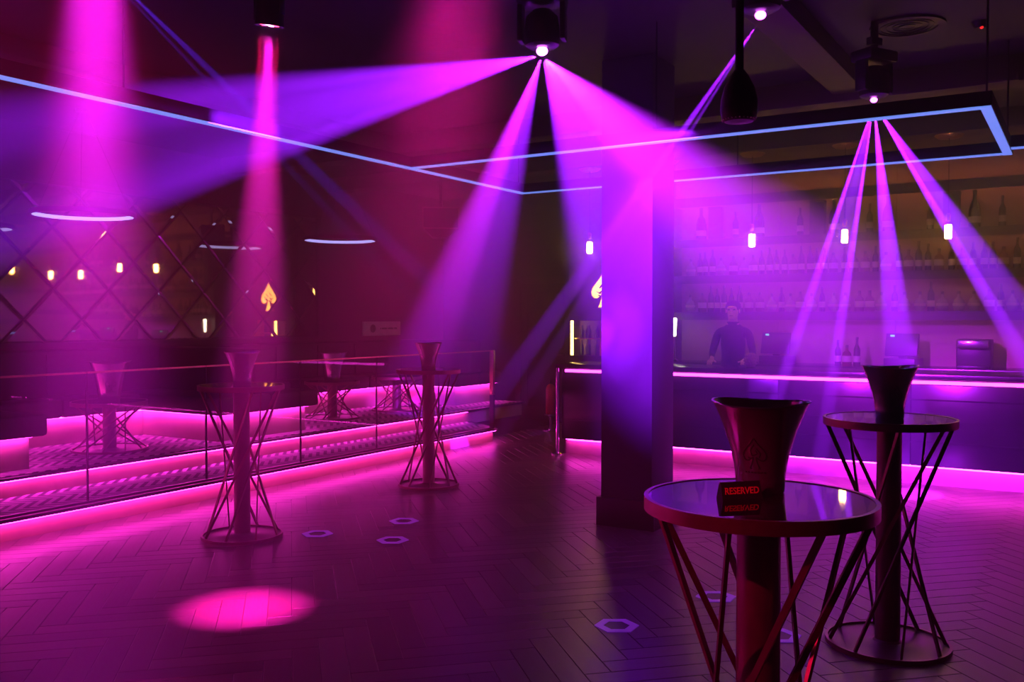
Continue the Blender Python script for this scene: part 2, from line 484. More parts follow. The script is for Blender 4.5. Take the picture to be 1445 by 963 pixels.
# ------------------------------------------------------------------ platform: two carpeted tiers with lit risers
plat = bpy.data.objects.new('platform', None); COL.objects.link(plat); struct(plat)
Y0, XF, XM, XB = -1.2, -6.43, -7.15, -8.95
low = [(XF, Y0), (XF, 9.98), (XM, 10.5), (XB, 10.5), (XB, Y0)]
bm = BM(); prism(bm, low, .130); obj('lower_tier', bm, M['fascia'], plat, smooth=False)
bm = BM(); prism(bm, [(XF + .050, Y0), (XF + .050, 10.02), (XM, 10.56), (XM, Y0)], .022, Matrix.Translation((0, 0, .138))); obj('nosing', bm, M['nosing'], plat, smooth=False)
bm = BM(); prism(bm, [(XF - .03, Y0), (XF - .03, 9.95), (XM, 10.46), (XM, Y0)], .005, Matrix.Translation((0, 0, .16))); obj('carpet', bm, M['carpet'], plat, smooth=False)
bm = BM(); bx(bm, XF + .001, XF + .010, Y0, 9.97, .126, .137); obj('led_strip', bm, M['led_pink'], plat, smooth=False)
bm = BM(); bx(bm, XF + .014, XF + .044, Y0, 9.99, .133, .1375); obj('led_strip', bm, M['led_down'], plat, smooth=False)
bm = BM(); bx(bm, XB, XM, Y0, 11.9, .13, .300); obj('upper_tier', bm, M['fascia'], plat, smooth=False)
bm = BM(); bx(bm, XB, XM + .04, Y0, 11.95, .300, .324, .004); obj('nosing', bm, M['nosing'], plat)
bm = BM(); bx(bm, XB, XM - .02, Y0, 11.9, .324, .330); obj('carpet', bm, M['carpet'], plat, smooth=False)
bm = BM(); bx(bm, XM + .001, XM + .008, Y0, 10.42, .288, .299); obj('led_strip', bm, M['led_pink'], plat, smooth=False)
bm = BM(); bx(bm, XM + .010, XM + .038, Y0, 10.42, .295, .2995); obj('led_strip', bm, M['led_down'], plat, smooth=False)

# ------------------------------------------------------------------ glass balustrade
bal = thing('glass_balustrade', 'frameless clear glass balustrade along the front edge of the lit seating platform', 'balustrade', (XF + .01, 0, .165))
ys = [-.20, .925, 2.05, 3.175, 4.30, 5.42, 6.55, 7.68, 8.80, 9.93]
for a, b in zip(ys, ys[1:]):
    bm = BM(); bx(bm, -.006, .006, a + .006, b - .006, .01, .985); obj('glass_panel', bm, M['glass'], bal, smooth=False)
    bm = BM(); bx(bm, -.008, .008, a + .004, b - .004, .985, 1.0); obj('top_rail', bm, M['brass'], bal, smooth=False)
for y in ys[1:-1]:
    bm = BM(); bx(bm, -.007, .007, y - .006, y + .006, .01, .99); obj('joint_seal', bm, M['black_plastic'], bal, smooth=False)
bm = BM(); bx(bm, -.014, .014, ys[0], ys[-1], 0, .02); obj('floor_channel', bm, M['nosing'], bal, smooth=False)
bm = BM(); bx(bm, -.03, .03, 9.935, 9.975, 0, .43, .003); obj('end_post_lower', bm, M['nosing'], bal, ang=30)
bm = BM(); bx(bm, -.03, .03, 9.935, 9.975, .43, 1.0, .003); obj('end_post_warm_lit', bm, M['brass'], bal, ang=30, label='upper half of the end post, brass tone for the warm light on it')  # brass tone stands in for warm light on the post's upper half

# ------------------------------------------------------------------ banquette seating
SB, ST, SZ = .33, .60, .78
def banquette(label, y0, y1, x0, faces, back):
    """faces: which sides of the plinth are lit (+x, -y, +y)"""
    t = thing('banquette', label, 'banquette', (x0, y0, SB), 0, 'banquette seating units on the platform')
    X, Y = -8.9 - x0, y1 - y0
    bm = BM(); bx(bm, X, 0, 0, Y, 0, ST - SB, .004); obj('plinth', bm, M['sofa_base'], t, ang=30, label='pale plinth glowing pink under the seat')
    h = ST - SB
    oy0 = .10 if '-y' in faces else -.105; oy1 = .10 if '+y' in faces else (-.105 if back == 'wall' else 0)
    for f in faces:
        bm = BM()
        if f == '+x': bx(bm, .012, .050, .0, Y, h - .006, h - .0015)
        if f == '-y': bx(bm, X, 0, -.050, -.012, h - .006, h - .0015)
        if f == '+y': bx(bm, X, 0, Y + .012, Y + .050, h - .006, h - .0015)
        obj('led_strip', bm, M['led_down'], t, smooth=False)
        bm = BM()
        if f == '+x': bx(bm, .001, .008, .0, Y, h - .014, h - .004)
        if f == '-y': bx(bm, X, 0, -.008, -.001, h - .014, h - .004)
        if f == '+y': bx(bm, X, 0, Y + .001, Y + .008, h - .014, h - .004)
        obj('led_strip', bm, M['led_pink'], t, smooth=False)
    n = max(1, round((Y + oy0 + oy1) / .8)) if not back == 'mid' else 2
    L = (Y + oy0 + oy1) / n
    for k in range(n):
        bm = BM(); bx(bm, X, .12, -oy0 + k * L + .003, -oy0 + (k + 1) * L - .003, h, h + .18, .03); obj('seat_cushion', bm, M['leather'], t)
    bm = BM()
    if back == 'mid': bx(bm, X, .02, Y / 2 - .14, Y / 2 + .14, h + .17, .92, .03)
    else: bx(bm, X, X + .2, .106, Y - .106, h + .182, .92, .03)
    obj('backrest', bm, M['leather'], t)
    if back == 'wall':
        for k in range(1, n):
            bm = BM(); bx(bm, X + .19, X + .215, k * L - oy0 - .006, k * L - oy0 + .006, h + .2, .88); obj('backrest_seam', bm, M['leather'], t, smooth=False)
    return t
banquette('black leather double banquette with pink lit base, first from the left of the platform', 1.6, 4.42, -7.38, ('+x', '+y'), 'mid')
banquette('black leather wall bench with pink lit base under the mirrors, behind the left low table', 4.42, 6.38, -8.55, ('+x',), 'wall')
banquette('black leather double banquette with pink lit base dividing the left booth from the far booth', 6.38, 7.6, -7.38, ('+x', '-y', '+y'), 'mid')
banquette('black leather wall bench with pink lit base behind the twin low tables', 7.6, 10.8, -8.55, ('+x',), 'wall')
banquette('black leather double banquette with pink lit base at the far end of the platform', 10.8, 11.85, -7.6, ('+x', '-y'), 'mid')

# ------------------------------------------------------------------ diamond mirror wall
mw = bpy.data.objects.new('mirror_panelling', None); COL.objects.link(mw); mw.location = (-8.93, 0, 0); mw.parent = wall_left
HD = .315
MY0, MY1, MZ0, MZ1 = 1.3, 9.42, 1.32, 2.92
def clip(poly, axis, lim, keep_less):
    out = []
    for k in range(len(poly)):
        a, b = poly[k], poly[(k + 1) % len(poly)]
        ia = (a[axis] <= lim) if keep_less else (a[axis] >= lim)
        ib = (b[axis] <= lim) if keep_less else (b[axis] >= lim)
        if ia: out.append(a)
        if ia != ib:
            s = (lim - a[axis]) / (b[axis] - a[axis])
            out.append((a[0] + s * (b[0] - a[0]), a[1] + s * (b[1] - a[1])))
    return out
def inset(poly, d):
    cx = sum(p[0] for p in poly) / len(poly); cy2 = sum(p[1] for p in poly) / len(poly)
    r = min(abs((poly[k][0] - cx) * (poly[(k+1) % len(poly)][1] - poly[k][1]) - (poly[k][1] - cy2) * (poly[(k+1) % len(poly)][0] - poly[k][0])) / max(1e-6, math.hypot(poly[(k+1) % len(poly)][0] - poly[k][0], poly[(k+1) % len(poly)][1] - poly[k][1])) for k in range(len(poly)))
    f = max(.1, 1 - d / max(r, 1e-4))
    return [(cx + (x - cx) * f, cy2 + (y - cy2) * f) for x, y in poly]
for i in range(-2, 30):
    for j in range(-2, 12):
        if (i + j) % 2: continue
        cyy = MY0 + i * HD + .21; czz = MZ0 + .235 + (j - 1) * HD
        p = [(cyy + HD, czz), (cyy, czz + HD), (cyy - HD, czz), (cyy, czz - HD)]
        for ax, lim, less in ((0, MY0, False), (0, MY1, True), (1, MZ0, False), (1, MZ1, True)):
            if p: p = clip(p, ax, lim, less)
        if len(p) < 3: continue
        area = abs(sum(p[k][0] * p[(k+1) % len(p)][1] - p[(k+1) % len(p)][0] * p[k][1] for k in range(len(p)))) / 2
        if area < .004: continue
        oc = (sum(q[0] for q in p) / len(p), sum(q[1] for q in p) / len(p))
        p = [(a - oc[0], b - oc[1]) for a, b in p]
        outer = inset(p, .003); inner = inset(p, .022)
        bm = BM()
        A = [bm.verts.new((.0, y, z)) for y, z in outer]
        B = [bm.verts.new((.018, y, z)) for y, z in outer]
        C = [bm.verts.new((.024, y, z)) for y, z in inner]
        bm.faces.new(C)
        for k in range(len(p)):
            l = (k + 1) % len(p)
            bm.faces.new((A[k], A[l], B[l], B[k])); bm.faces.new((B[k], B[l], C[l], C[k]))
        me = mesh_of('tile', bm, M['mirror'], smooth=False)
        link('tile', me, mw, (0, *oc), (0, R(rnd.uniform(-.35, .35)), R(rnd.uniform(-.35, .35))))
bm = BM()
for b in ((MY0 - .06, MY1 + .06, MZ1, MZ1 + .06), (MY0 - .06, MY1 + .06, MZ0 - .06, MZ0), (MY0 - .06, MY0, MZ0, MZ1), (MY1, MY1 + .06, MZ0, MZ1)):
    bx(bm, -.02, .04, *b, .004)
obj('mirror_frame', bm, M['beam'], mw, ang=30)
# white sign board with a dark round mark and a line of small print
sg = thing('sign_board', 'white oblong sign with a dark round mark on the wall right of the mirrors', 'sign', (-8.935, 10.81, 1.42))
bm = BM(); bx(bm, -.01, .02, -.43, .43, -.105, .105, .004); obj('board', bm, M['white_sign'], sg, ang=30)
bm = BM(); lathe(bm, [(.0, .002), (.06, .002), (.06, 0), (0, 0)], 20, close=False)
bmesh.ops.rotate(bm, verts=bm.verts, matrix=Matrix.Rotation(R(90), 3, 'Y')); bmesh.ops.translate(bm, verts=bm.verts, vec=(.021, -.22, 0)); obj('round_mark', bm, M['emblem'], sg)
bm = BM()
for k in range(11): bx(bm, .0205, .022, -.05 + k * .036, -.05 + k * .036 + (.026 if k % 4 else .014), -.012, .012)
obj('print_line', bm, M['emblem'], sg, smooth=False)

# ------------------------------------------------------------------ tables
def hyper_table(label, loc, phi0, H=1.09, rt=.302, rb=.285, rc=.057, nr=8, twist=-130, rw=.017, rd=.010, cat='table', name='cocktail_table', group=None):
    t = thing(name, label, cat, loc, phi0, group)
    bm = BM(); lathe(bm, [(0, 0), (rb - .012, 0), (rb - .012, .012), (rc + .03, .014), (rc + .02, .02), (0, .02)], 56, close=False); obj('base_plate', bm, M['bronze_dark'], t)
    bm = BM(); ring_band(bm, rb, rb - .014, 0, .022, 56); obj('base_rim', bm, M['bronze'], t)
    bm = BM(); lathe(bm, [(rc + .012, .018), (rc, .03), (rc, H - .05), (rc + .05, H - .022), (0, H - .022)], 28, close=False); obj('pedestal', bm, M['bronze_dark'], t)
    for k in range(nr):
        a = R(k * 360 / nr); b = a + R(twist)
        p1 = Vector(((rt - .018) * math.cos(a), (rt - .018) * math.sin(a), H - .03)); p0 = Vector(((rb - .02) * math.cos(b), (rb - .02) * math.sin(b), .014))
        bm = BM(); bar(bm, p0, p1, rw, rd, (p0 + p1) * Vector((1, 1, 0)) if False else Vector((p0.x + p1.x, p0.y + p1.y, 0)))
        obj('rod', bm, M['bronze'], t, smooth=False)
    bm = BM(); ring_band(bm, rt, rt - .012, H - .034, H + .002, 72); obj('top_rim', bm, M['bronze'], t)
    bm = BM(); lathe(bm, [(0, H - .024), (rt - .012, H - .024), (rt - .012, H), (0, H)], 72, close=False); obj('table_top', bm, M['top_glass'], t, label='black mirror glass table top')
    return t
def face_angle(x, y): return math.atan2(-y, -x)
HI = [((-.73, 2.436), -14, 'tall bronze wire pedestal table with the RESERVED sign on its black glass top'),
      ((-.79, 4.728), 8, 'tall bronze wire pedestal table standing just behind the one with the RESERVED sign'),
      ((-5.145, 4.66), 15, 'tall bronze wire pedestal table nearest to the left part of the glass balustrade'),
      ((-5.235, 7.015), -4, 'tall bronze wire pedestal table near the end post of the glass balustrade')]
tables = [hyper_table(l, (x, y, 0), face_angle(x, y) + R(p), group='tall tables on the dance floor') for (x, y), p, l in HI]
LO = [((-7.811, 5.465), 10, 'low wire pedestal table in the left booth on the platform'),
      ((-7.95, 8.663), 0, 'low wire pedestal table in the far booth, left one of its two'),
      ((-7.905, 9.88), 20, 'low wire pedestal table in the far booth, behind the tall table by the end post')]
for (x, y), p, l in LO:
    hyper_table(l, (x, y, .33), face_angle(x, y) + R(p), H=.46, rt=.34, rb=.34, rc=.06, nr=10, rw=.012, rd=.012, name='low_table', group='low tables on the platform')

# ------------------------------------------------------------------ spade outline used on the sign and the buckets
def spade(n=20, s=1.0):
    """right half from tip to stem bottom, mirrored; width ~.74 s, height ~1 s, centred"""
    half = [(0, .5)]
    pts = [(0.02, .47), (.10, .33), (.22, .19), (.33, .06), (.37, -.06), (.345, -.17), (.27, -.235), (.18, -.23), (.10, -.17), (.045, -.13), (.06, -.25), (.10, -.38), (.16, -.5)]
    half += pts
    full = half + [(-x, y) for x, y in reversed(half[1:])]
    return [(x * s, y * s) for x, y in full]
def band(bm, loop, w, h, mt):
    """outline ring of a closed loop"""
    n = len(loop); ins = []
    for k in range(n):
        a, b, c = Vector(loop[k-1]), Vector(loop[k]), Vector(loop[(k+1) % n])
        e = ((b - a).normalized() + (c - b).normalized())
        if e.length < 1e-6: e = (c - b)
        e.normalize(); nn = Vector((e.y, -e.x))
        ins.append(b + nn * w)
    for k in range(n):
        j = (k + 1) % n
        q = [loop[k], loop[j], tuple(ins[j]), tuple(ins[k])]
        try: prism(bm, q, h, mt)
        except ValueError: pass

# ------------------------------------------------------------------ ice buckets
PROF = [(.060, 0), (.065, .004), (.066, .035), (.071, .075), (.082, .125), (.099, .178), (.117, .222), (.125, .238), (.128, .245)]
def bucket_fn(a, r, z):
    f = max(0, (z - .10) / .145) ** 2
    rr = r * (1 + .02 * f * math.cos(2 * a))
    return (rr * math.cos(a), rr * math.sin(a), z + .005 * f * math.cos(2 * a))
def surf_r(z):
    for (r0, z0), (r1, z1) in zip(PROF, PROF[1:]):
        if z0 <= z <= z1: return r0 + (r1 - r0) * (z - z0) / (z1 - z0)
    return PROF[-1][0]
def make_bucket(label, loc, rz, group):
    t = thing('ice_bucket', label, 'ice bucket', loc, rz, group)
    bm = BM()
    inner = [(max(.001, r - .004), z) for r, z in reversed(PROF[2:])] + [(.058, .012), (.001, .012)]
    lathe(bm, [(.001, 0)] + PROF + inner, 48, fn=bucket_fn, close=False); obj('body', bm, M['steel'], t, ang=60)
    bm = BM()
    rim = []
    for k in range(48):
        a = 2 * PI * k / 48; rim.append(Vector(bucket_fn(a, .1285, .245)))
    for k in range(48): tube(bm, rim[k], rim[(k + 1) % 48], .0032, n=6, caps=False)
    obj('rim', bm, M['chrome'], t)
    # engraved spade emblem with scroll strokes and a line of print, wrapped on the front (-Y local... faces +X local angle 90deg)
    bm = BM()
    def wrap(x, z, d=.0008):
        r = surf_r(z) + d; a = -PI / 2 + x / r
        f = max(0, (z - .10) / .145) ** 2
        rr = r * (1 + .02 * f * math.cos(2 * a)) + .0
        return Vector((rr * math.cos(a), rr * math.sin(a), z + .005 * f * math.cos(2 * a)))
    def stroke(pts, w=.003, closed=False):
        pts = [Vector(p) for p in pts]
        n = len(pts); L = n if closed else n - 1
        for k in range(L):
            a, b = pts[k], pts[(k + 1) % n]
            e = b - a
            if e.length < 1e-6: continue
            e.normalize(); nn = Vector((-e.y, e.x)) * w / 2
            q = [wrap(*(a + nn)), wrap(*(b + nn)), wrap(*(b - nn)), wrap(*(a - nn))]
            bm.faces.new([bm.verts.new(v) for v in q])
    sp_ = [(x * .085, y * .085 + .115) for x, y in spade()]
    stroke(sp_, .0036, True)
    stroke([(0, .14), (-.012, .122), (-.006, .108), (.008, .114), (.003, .124)], .0028)
    stroke([(.004, .13), (.015, .115), (.012, .102)], .0028)
    stroke([(-.018, .104), (-.008, .1)], .0028)
    for k in range(7): stroke([(-.028 + k * .0085, .062), (-.028 + k * .0085 + .006, .062)], .0045)
    obj('emblem', bm, M['emblem'], t, smooth=False, label='dark spade emblem with a line of small print')
    return t
BG = 'steel ice buckets on the tables'
bk = make_bucket('large flared steel ice bucket with a spade emblem behind the RESERVED sign', (-.755, 2.53, 1.0905), R(31.6 - 26), BG)
dup(bk, (-.79, 4.728, 1.0905), R(30), 'flared steel ice bucket on the table behind the RESERVED one, in front of the bar', BG)
dup(bk, (-5.17, 4.69, 1.0905), R(75), 'narrow flared steel ice bucket on the tall table nearest the left balustrade', BG, .95)
dup(bk, (-5.235, 7.015, 1.0905), R(80), 'flared steel ice bucket on the tall table near the balustrade end post', BG)
dup(bk, (-7.811, 5.465, .7905), R(60), 'wide steel ice bucket on the low table in the left booth', BG, 1.5)
dup(bk, (-7.95, 8.663, .7905), R(50), 'wide steel ice bucket on the left low table of the far booth', BG, 1.45)

# ------------------------------------------------------------------ reserved sign
def text_mesh(s, size, depth, m, bold=0., shear=0.):
    cu = bpy.data.curves.new('lettering', 'FONT'); cu.body = s; cu.size = size; cu.extrude = depth; cu.offset = bold; cu.shear = shear
    cu.align_x = 'CENTER'; cu.align_y = 'CENTER'
    to = bpy.data.objects.new('lettering_source', cu); COL.objects.link(to)
    dg = bpy.context.evaluated_depsgraph_get()
    me = bpy.data.meshes.new_from_object(to.evaluated_get(dg))
    bpy.data.objects.remove(to); bpy.data.curves.remove(cu)
    me.materials.clear(); me.materials.append(m)
    return me
rs = thing('reserved_sign', 'small black tent sign with red RESERVED lettering on the round black table top', 'sign', (-.772, 2.402, 1.0905), R(31.6 + 14))
bm = BM()
tri = [(-.02, 0), (.02, 0), (.003, .045), (-.003, .045)]
prism(bm, tri, .114, Matrix.Translation((-.057, 0, 0)) @ Matrix(((0, 0, 1, 0), (1, 0, 0, 0), (0, 1, 0, 0), (0, 0, 0, 1))))
obj('board', bm, M['sign_black'], rs, smooth=False)
lean = math.atan2(.017, .045)
me = text_mesh('RESERVED', .0245, .0004, M['sign_red'], .00055, .12)
o = link('lettering', me, rs, (0, -.0122, .0215), (R(90) - lean, 0, 0)); o.scale = (.90, 1, 1)

# ------------------------------------------------------------------ LED frame under the ceiling
fr = thing('led_frame', 'black suspended channel frame with a pale blue light line above the dance floor', 'light frame', (0, 0, 2.715))
segs = [(-4.42, -2.0, -4.42, 7.40), (-4.39, 5.70, -.50, 5.70), (-4.39, 7.37, -.50, 7.37), (-.475, 5.67, -.475, 7.42), (-.44, 7.16, 3.5, 7.16)]
for x0, y0, x1, y1 in segs:
    w = .033
    bm = BM()
    if x0 == x1: bx(bm, x0 - w, x0 + w, y0, y1, .006, .085, .002)
    else: bx(bm, x0, x1, y0 - w, y0 + w, .006, .085, .002)
    h = obj('channel', bm, M['black_alu'], fr, ang=30)
    bm = BM()
    if x0 == x1: bx(bm, x0 - w + .006, x0 + w - .006, y0 + .006, y1 - .006, -.002, .008)
    else: bx(bm, x0, x1, y0 - w + .006, y0 + w - .006, -.002, .008)
    obj('light_line', bm, M['led_blue'], fr, smooth=False, label='pale blue glowing diffuser')
for x, y in ((-4.42, .5), (-4.42, 3.2), (-4.42, 7.3), (-.475, 5.75), (-.475, 7.35), (-2.4, 5.7), (-2.4, 7.37), (1.2, 7.16), (3.2, 7.16)):
    bm = BM(); tube(bm, (x, y, .08), (x, y, CZ - 2.715), .006, n=8); obj('hanger_rod', bm, M['black_alu'], fr)

# ------------------------------------------------------------------ stage lights
def moving_head(loc, label, group, lens_m, lens_r, yaw):
    t = thing('stage_light', label, 'stage light', loc, yaw, group)
    bm = BM(); tube(bm, (0, 0, .33), (0, 0, CZ - loc[2]), .024, n=16); box(bm, (0, 0, .40), (.10, .05, .05), .006); obj('drop_pole', bm, M['black_alu'], t)
    bm = BM(); box(bm, (0, 0, .30), (.26, .17, .075), .015); obj('base', bm, M['black_plastic'], t)
    for s in (-1, 1):
        bm = BM(); box(bm, (s * .115, 0, .17), (.03, .09, .2), .01); obj('yoke_arm', bm, M['black_plastic'], t)
    bm = BM(); lathe(bm, [(.0, .235), (.05, .235), (.085, .2), (.095, .13), (.09, .05), (.07, .038), (0, .038)], 28, close=False); obj('head', bm, M['black_plastic'], t)
    bm = BM(); ball(bm, (0, 0, .022), lens_r, 20, 12, (1, 1, .8)); obj('lens', bm, lens_m, t, label='glowing violet dome lens')
    return t
SG = 'violet effect lights hung from the ceiling'
moving_head(M1, 'brightest violet effect light at the hub of the wide fan of beams', SG, M['lens_violet_big'], .030, R(20))
moving_head(M2, 'violet effect light casting three beams toward the bar, behind the blue light line', SG, M['lens_violet'], .022, R(60))
moving_head(M3, 'violet effect light beside the hanging black bell lamp, casting one thin beam', SG, M['lens_violet'], .026, R(-10))
def par(loc, tgt, label):
    t = thing('par_light', label, 'stage light', loc, 0, 'pink par lights aimed at the floor')
    v = (Vector(tgt) - Vector(loc)).normalized()
    q = v.to_track_quat('-Z', 'Y').to_matrix().to_4x4()
    def fin(bm): bmesh.ops.transform(bm, verts=bm.verts, matrix=q); return bm
    bm = BM(); lathe(bm, [(.0, .19), (.045, .19), (.068, .15), (.068, .006), (.072, 0), (.060, 0), (.056, .012), (0, .012)], 28, close=False); obj('can', fin(bm), M['black_plastic'], t)
    for k in range(7):
        a = R(60 * k); r = 0 if k == 6 else .034
        bm = BM(); tube(bm, (r * math.cos(a), r * math.sin(a), .003), (r * math.cos(a), r * math.sin(a), .012), .0125, n=14)
        obj('lens', fin(bm), M['lens_pink'] if k in (6, 1, 4) else M['lens_red'], t)
    bm = BM()
    for s in (-1, 1): box(bm, (s * .085, 0, .161), (.008, .035, .24), .002)
    box(bm, (0, 0, .28), (.178, .035, .008), .002); obj('bracket', bm, M['black_alu'], t)
    bm = BM(); tube(bm, (0, 0, .28), (0, 0, CZ - loc[2]), .014, n=14); obj('drop_pole', bm, M['black_alu'], t)
par(P1, (-3.855, 3.503, 0), 'par light with seven glowing red and pink lenses above the floor spot')
par(P2, (-4.05, 2.80, 0), 'par light above the frame throwing the broad pink beam at the left')
par(P3, (-2.50, 3.56, 0), 'par light above the frame throwing the dim pink beam left of the fan')

# hanging bell lamp
bl = thing('bell_lamp', 'unlit black bell shaped lamp on a thick pole with beads along its rim', 'lamp', (-.958, 2.954, 2.20))
bm = BM(); tube(bm, (0, 0, .14), (0, 0, CZ - 2.20), .0135, n=14); obj('pole', bm, M['black_alu'], bl)
bm = BM(); lathe(bm, [(.0, .165), (.016, .165), (.03, .145), (.048, .11), (.058, .07), (.060, .035), (.055, .012), (.045, 0), (.0, -.004)], 32, close=False); obj('shade', bm, M['black_plastic'], bl)
bm = BM()
for k in range(26):
    a = 2 * PI * k / 26; ball(bm, (.052 * math.cos(a), .052 * math.sin(a), .006), .003, 8, 6)
o = obj('beads', bm, M['chrome'], bl)
# ceiling details
cv = thing('ceiling_speaker', 'round flush ceiling speaker with a ring trim', 'speaker', (-1.024, 6.639, CZ))
bm = BM(); ring_band(bm, .235, .19, -.016, 0, 40); obj('trim_ring', bm, M['beam'], cv)
bm = BM(); lathe(bm, [(0, -.008), (.19, -.008), (.19, 0), (0, 0)], 40, close=False)
obj('grille', bm, M['black_plastic'], cv)
bm = BM()
for r in (.05, .09, .13, .165): ring_band(bm, r + .004, r - .004, -.013, -.008, 32)
obj('grille_ring', bm, M['black_alu'], cv)
sm = thing('smoke_detector', 'small ceiling detector with a red indicator near the round ceiling speaker', 'detector', (-.607, 6.81, CZ))
bm = BM(); lathe(bm, [(0, -.04), (.03, -.04), (.045, -.02), (.055, 0), (0, 0)], 24, close=False); obj('body', bm, M['black_plastic'], sm)
bm = BM(); ball(bm, (.012, -.02, -.042), .011, 10, 8); obj('indicator', bm, M['red_led'], sm)
ag = thing('air_grille', 'dark slatted air grille high on the ceiling beam, top right corner', 'vent', (-.53, 7.74, 3.385))
bm = BM(); bx(bm, -.10, .10, -.03, .009, -.085, .085, .004); obj('frame', bm, M['beam'], ag, ang=30)
for k in range(8):
    bm = BM(); bx(bm, -.085 + k * .0235, -.085 + k * .0235 + .008, -.04, -.03, -.07, .07); obj('slat', bm, M['beam'], ag, smooth=False)

# ring lamps above the booths
def ring_lamp(loc, label):
    t = thing('ring_lamp', label, 'pendant lamp', loc, 0, 'ring lamps over the booths')
    bm = BM(); ring_band(bm, .455, .432, -.004, .04, 72); obj('ring_housing', bm, M['black_alu'], t)
    bm = BM(); ring_band(bm, .4315, .428, 0, .034, 72); obj('light_ring', bm, M['led_ring'], t, label='cool white glowing ring')
    for k in range(3):
        a = R(30 + 120 * k); bm = BM(); tube(bm, (.44 * math.cos(a), .44 * math.sin(a), .03), (.03 * math.cos(a), .03 * math.sin(a), CZ - loc[2] - .02), .002, n=6); obj('wire', bm, M['black_alu'], t)
    bm = BM(); lathe(bm, [(0, CZ - loc[2] - .03), (.06, CZ - loc[2] - .03), (.06, CZ - loc[2]), (0, CZ - loc[2])], 20, close=False); obj('ceiling_rose', bm, M['black_alu'], t)
ring_lamp((-7.9, 5.28, 2.515), 'slim circular LED pendant ring over the left booth')
ring_lamp((-7.9, 8.764, 2.534), 'slim circular LED pendant ring over the far booth')
# hanging loudspeaker
ls = thing('loudspeaker', 'dark box loudspeaker with tapered horn hung from the ceiling above the platform end', 'speaker', (-6.821, 9.402, 2.60), R(36))
bm = BM(); box(bm, (0, 0, .20), (.44, .30, .26), .012); obj('cabinet', bm, M['black_plastic'], ls)
bm = BM()
for c, s in (((0, -.156, .325), (.45, .014, .014)), ((0, -.156, .075), (.45, .014, .014)), ((-.218, -.156, .2), (.014, .014, .25)), ((.218, -.156, .2), (.014, .014, .25))): box(bm, c, s, .002)
obj('bezel', bm, M['kick'], ls, ang=30)
bm = BM(); prism(bm, [(-.2, .07), (-.1, -.03), (.1, -.03), (.2, .07)], .28, Matrix.Translation((0, .14, 0)) @ Matrix.Rotation(R(90), 4, 'X')); obj('horn', bm, M['black_plastic'], ls, smooth=False)
bm = BM()
for c, s in (((0, -.145, .055), (.13, .012, .01)), ((0, -.145, -.02), (.13, .012, .01)), ((-.062, -.145, .018), (.01, .012, .07)), ((.062, -.145, .018), (.01, .012, .07))): box(bm, c, s)
obj('horn_mouth', bm, M['beam'], ls, smooth=False)
bm = BM(); tube(bm, (0, 0, .32), (0, 0, CZ - 2.60), .018); box(bm, (0, 0, .335), (.2, .1, .02), .004); obj('hanger', bm, M['black_alu'], ls)

# ------------------------------------------------------------------ bar counter
BX0, BX1, BY = -5.13, 3.6, 9.43
bar_t = thing('bar_counter', 'long black gloss bar counter with pink light lines at its top and foot', 'bar counter', (BX0, BY, 0))
Lb = BX1 - BX0
bm = BM(); bx(bm, 0, Lb, .07, .55, 0, 1.0); obj('carcass', bm, M['shelf'], bar_t, smooth=False)
npan = 7
for k in range(npan):
    a, b = k * Lb / npan + .003, (k + 1) * Lb / npan - .003
    bm = BM(); bx(bm, a, b, 0, .075, .182, .985, .004); obj('front_panel', bm, M['bar_front'], bar_t, ang=30)
for z in (.40, .60, .80):
    bm = BM(); bx(bm, 0, Lb, -.008, 0, z, z + .012); obj('rib', bm, M['bar_front'], bar_t, smooth=False)
bm = BM(); bx(bm, -.03, Lb, -.10, .62, 1.0, 1.05, .006); obj('counter_top', bm, M['counter'], bar_t, ang=30)
bm = BM(); bx(bm, .06, Lb, -.030, -.001, .955, .985); obj('led_strip', bm, M['led_pink_bar'], bar_t, smooth=False)
bm = BM(); bx(bm, .02, Lb, .0695, .0705, 0, .182); obj('kick_plate', bm, M['kick'], bar_t, smooth=False)
bm = BM(); bx(bm, .05, Lb, .060, .069, .160, .172); obj('led_strip', bm, M['led_pink_bar'], bar_t, smooth=False)
bm = BM(); bx(bm, .05, Lb, .012, .045, .177, .1815); obj('led_strip', bm, M['led_down'], bar_t, smooth=False)
bm = BM(); tube(bm, (-.035, -.03, .03), (-.035, -.03, 1.0), .020, n=16); obj('corner_post', bm, M['chrome'], bar_t, label='chrome post at the bar corner')
bm = BM(); lathe(bm, [(0, 0), (.07, 0), (.07, .012), (.03, .03), (0, .03)], 24, (-.035, -.03, 0), close=False); obj('post_foot', bm, M['chrome'], bar_t)

# ------------------------------------------------------------------ back bar with shelves
bb = thing('back_bar', 'tall back bar wall lit amber under a dark cornice behind the counter', 'back bar', (-4.62, 11.7, 0))
Lw = 8.2
for k in range(6):
    bm = BM(); bx(bm, k * Lw / 6 + .002, (k + 1) * Lw / 6 - .002, -.06, 0, 0, CZ - .01); obj('back_panel', bm, M['back_panel'], bb, smooth=False)
bm = BM(); bx(bm, 0, Lw, -.22, -.06, 3.04, 3.10, .004); bx(bm, 0, Lw, -.23, -.22, 3.0, 3.12); obj('cornice', bm, M['shelf'], bb, ang=30)
bm = BM(); bx(bm, .02, Lw, -.216, -.20, 3.027, 3.039); obj('light_strip', bm, M['led_amber'], bb, smooth=False)
bm = BM(); bx(bm, .02, Lw, -.216, -.19, 3.101, 3.112); obj('light_strip', bm, M['led_amber'], bb, smooth=False)  # hidden uplight, added to warm the wall above the cornice
SHELF = (1.58, 2.04, 2.50)
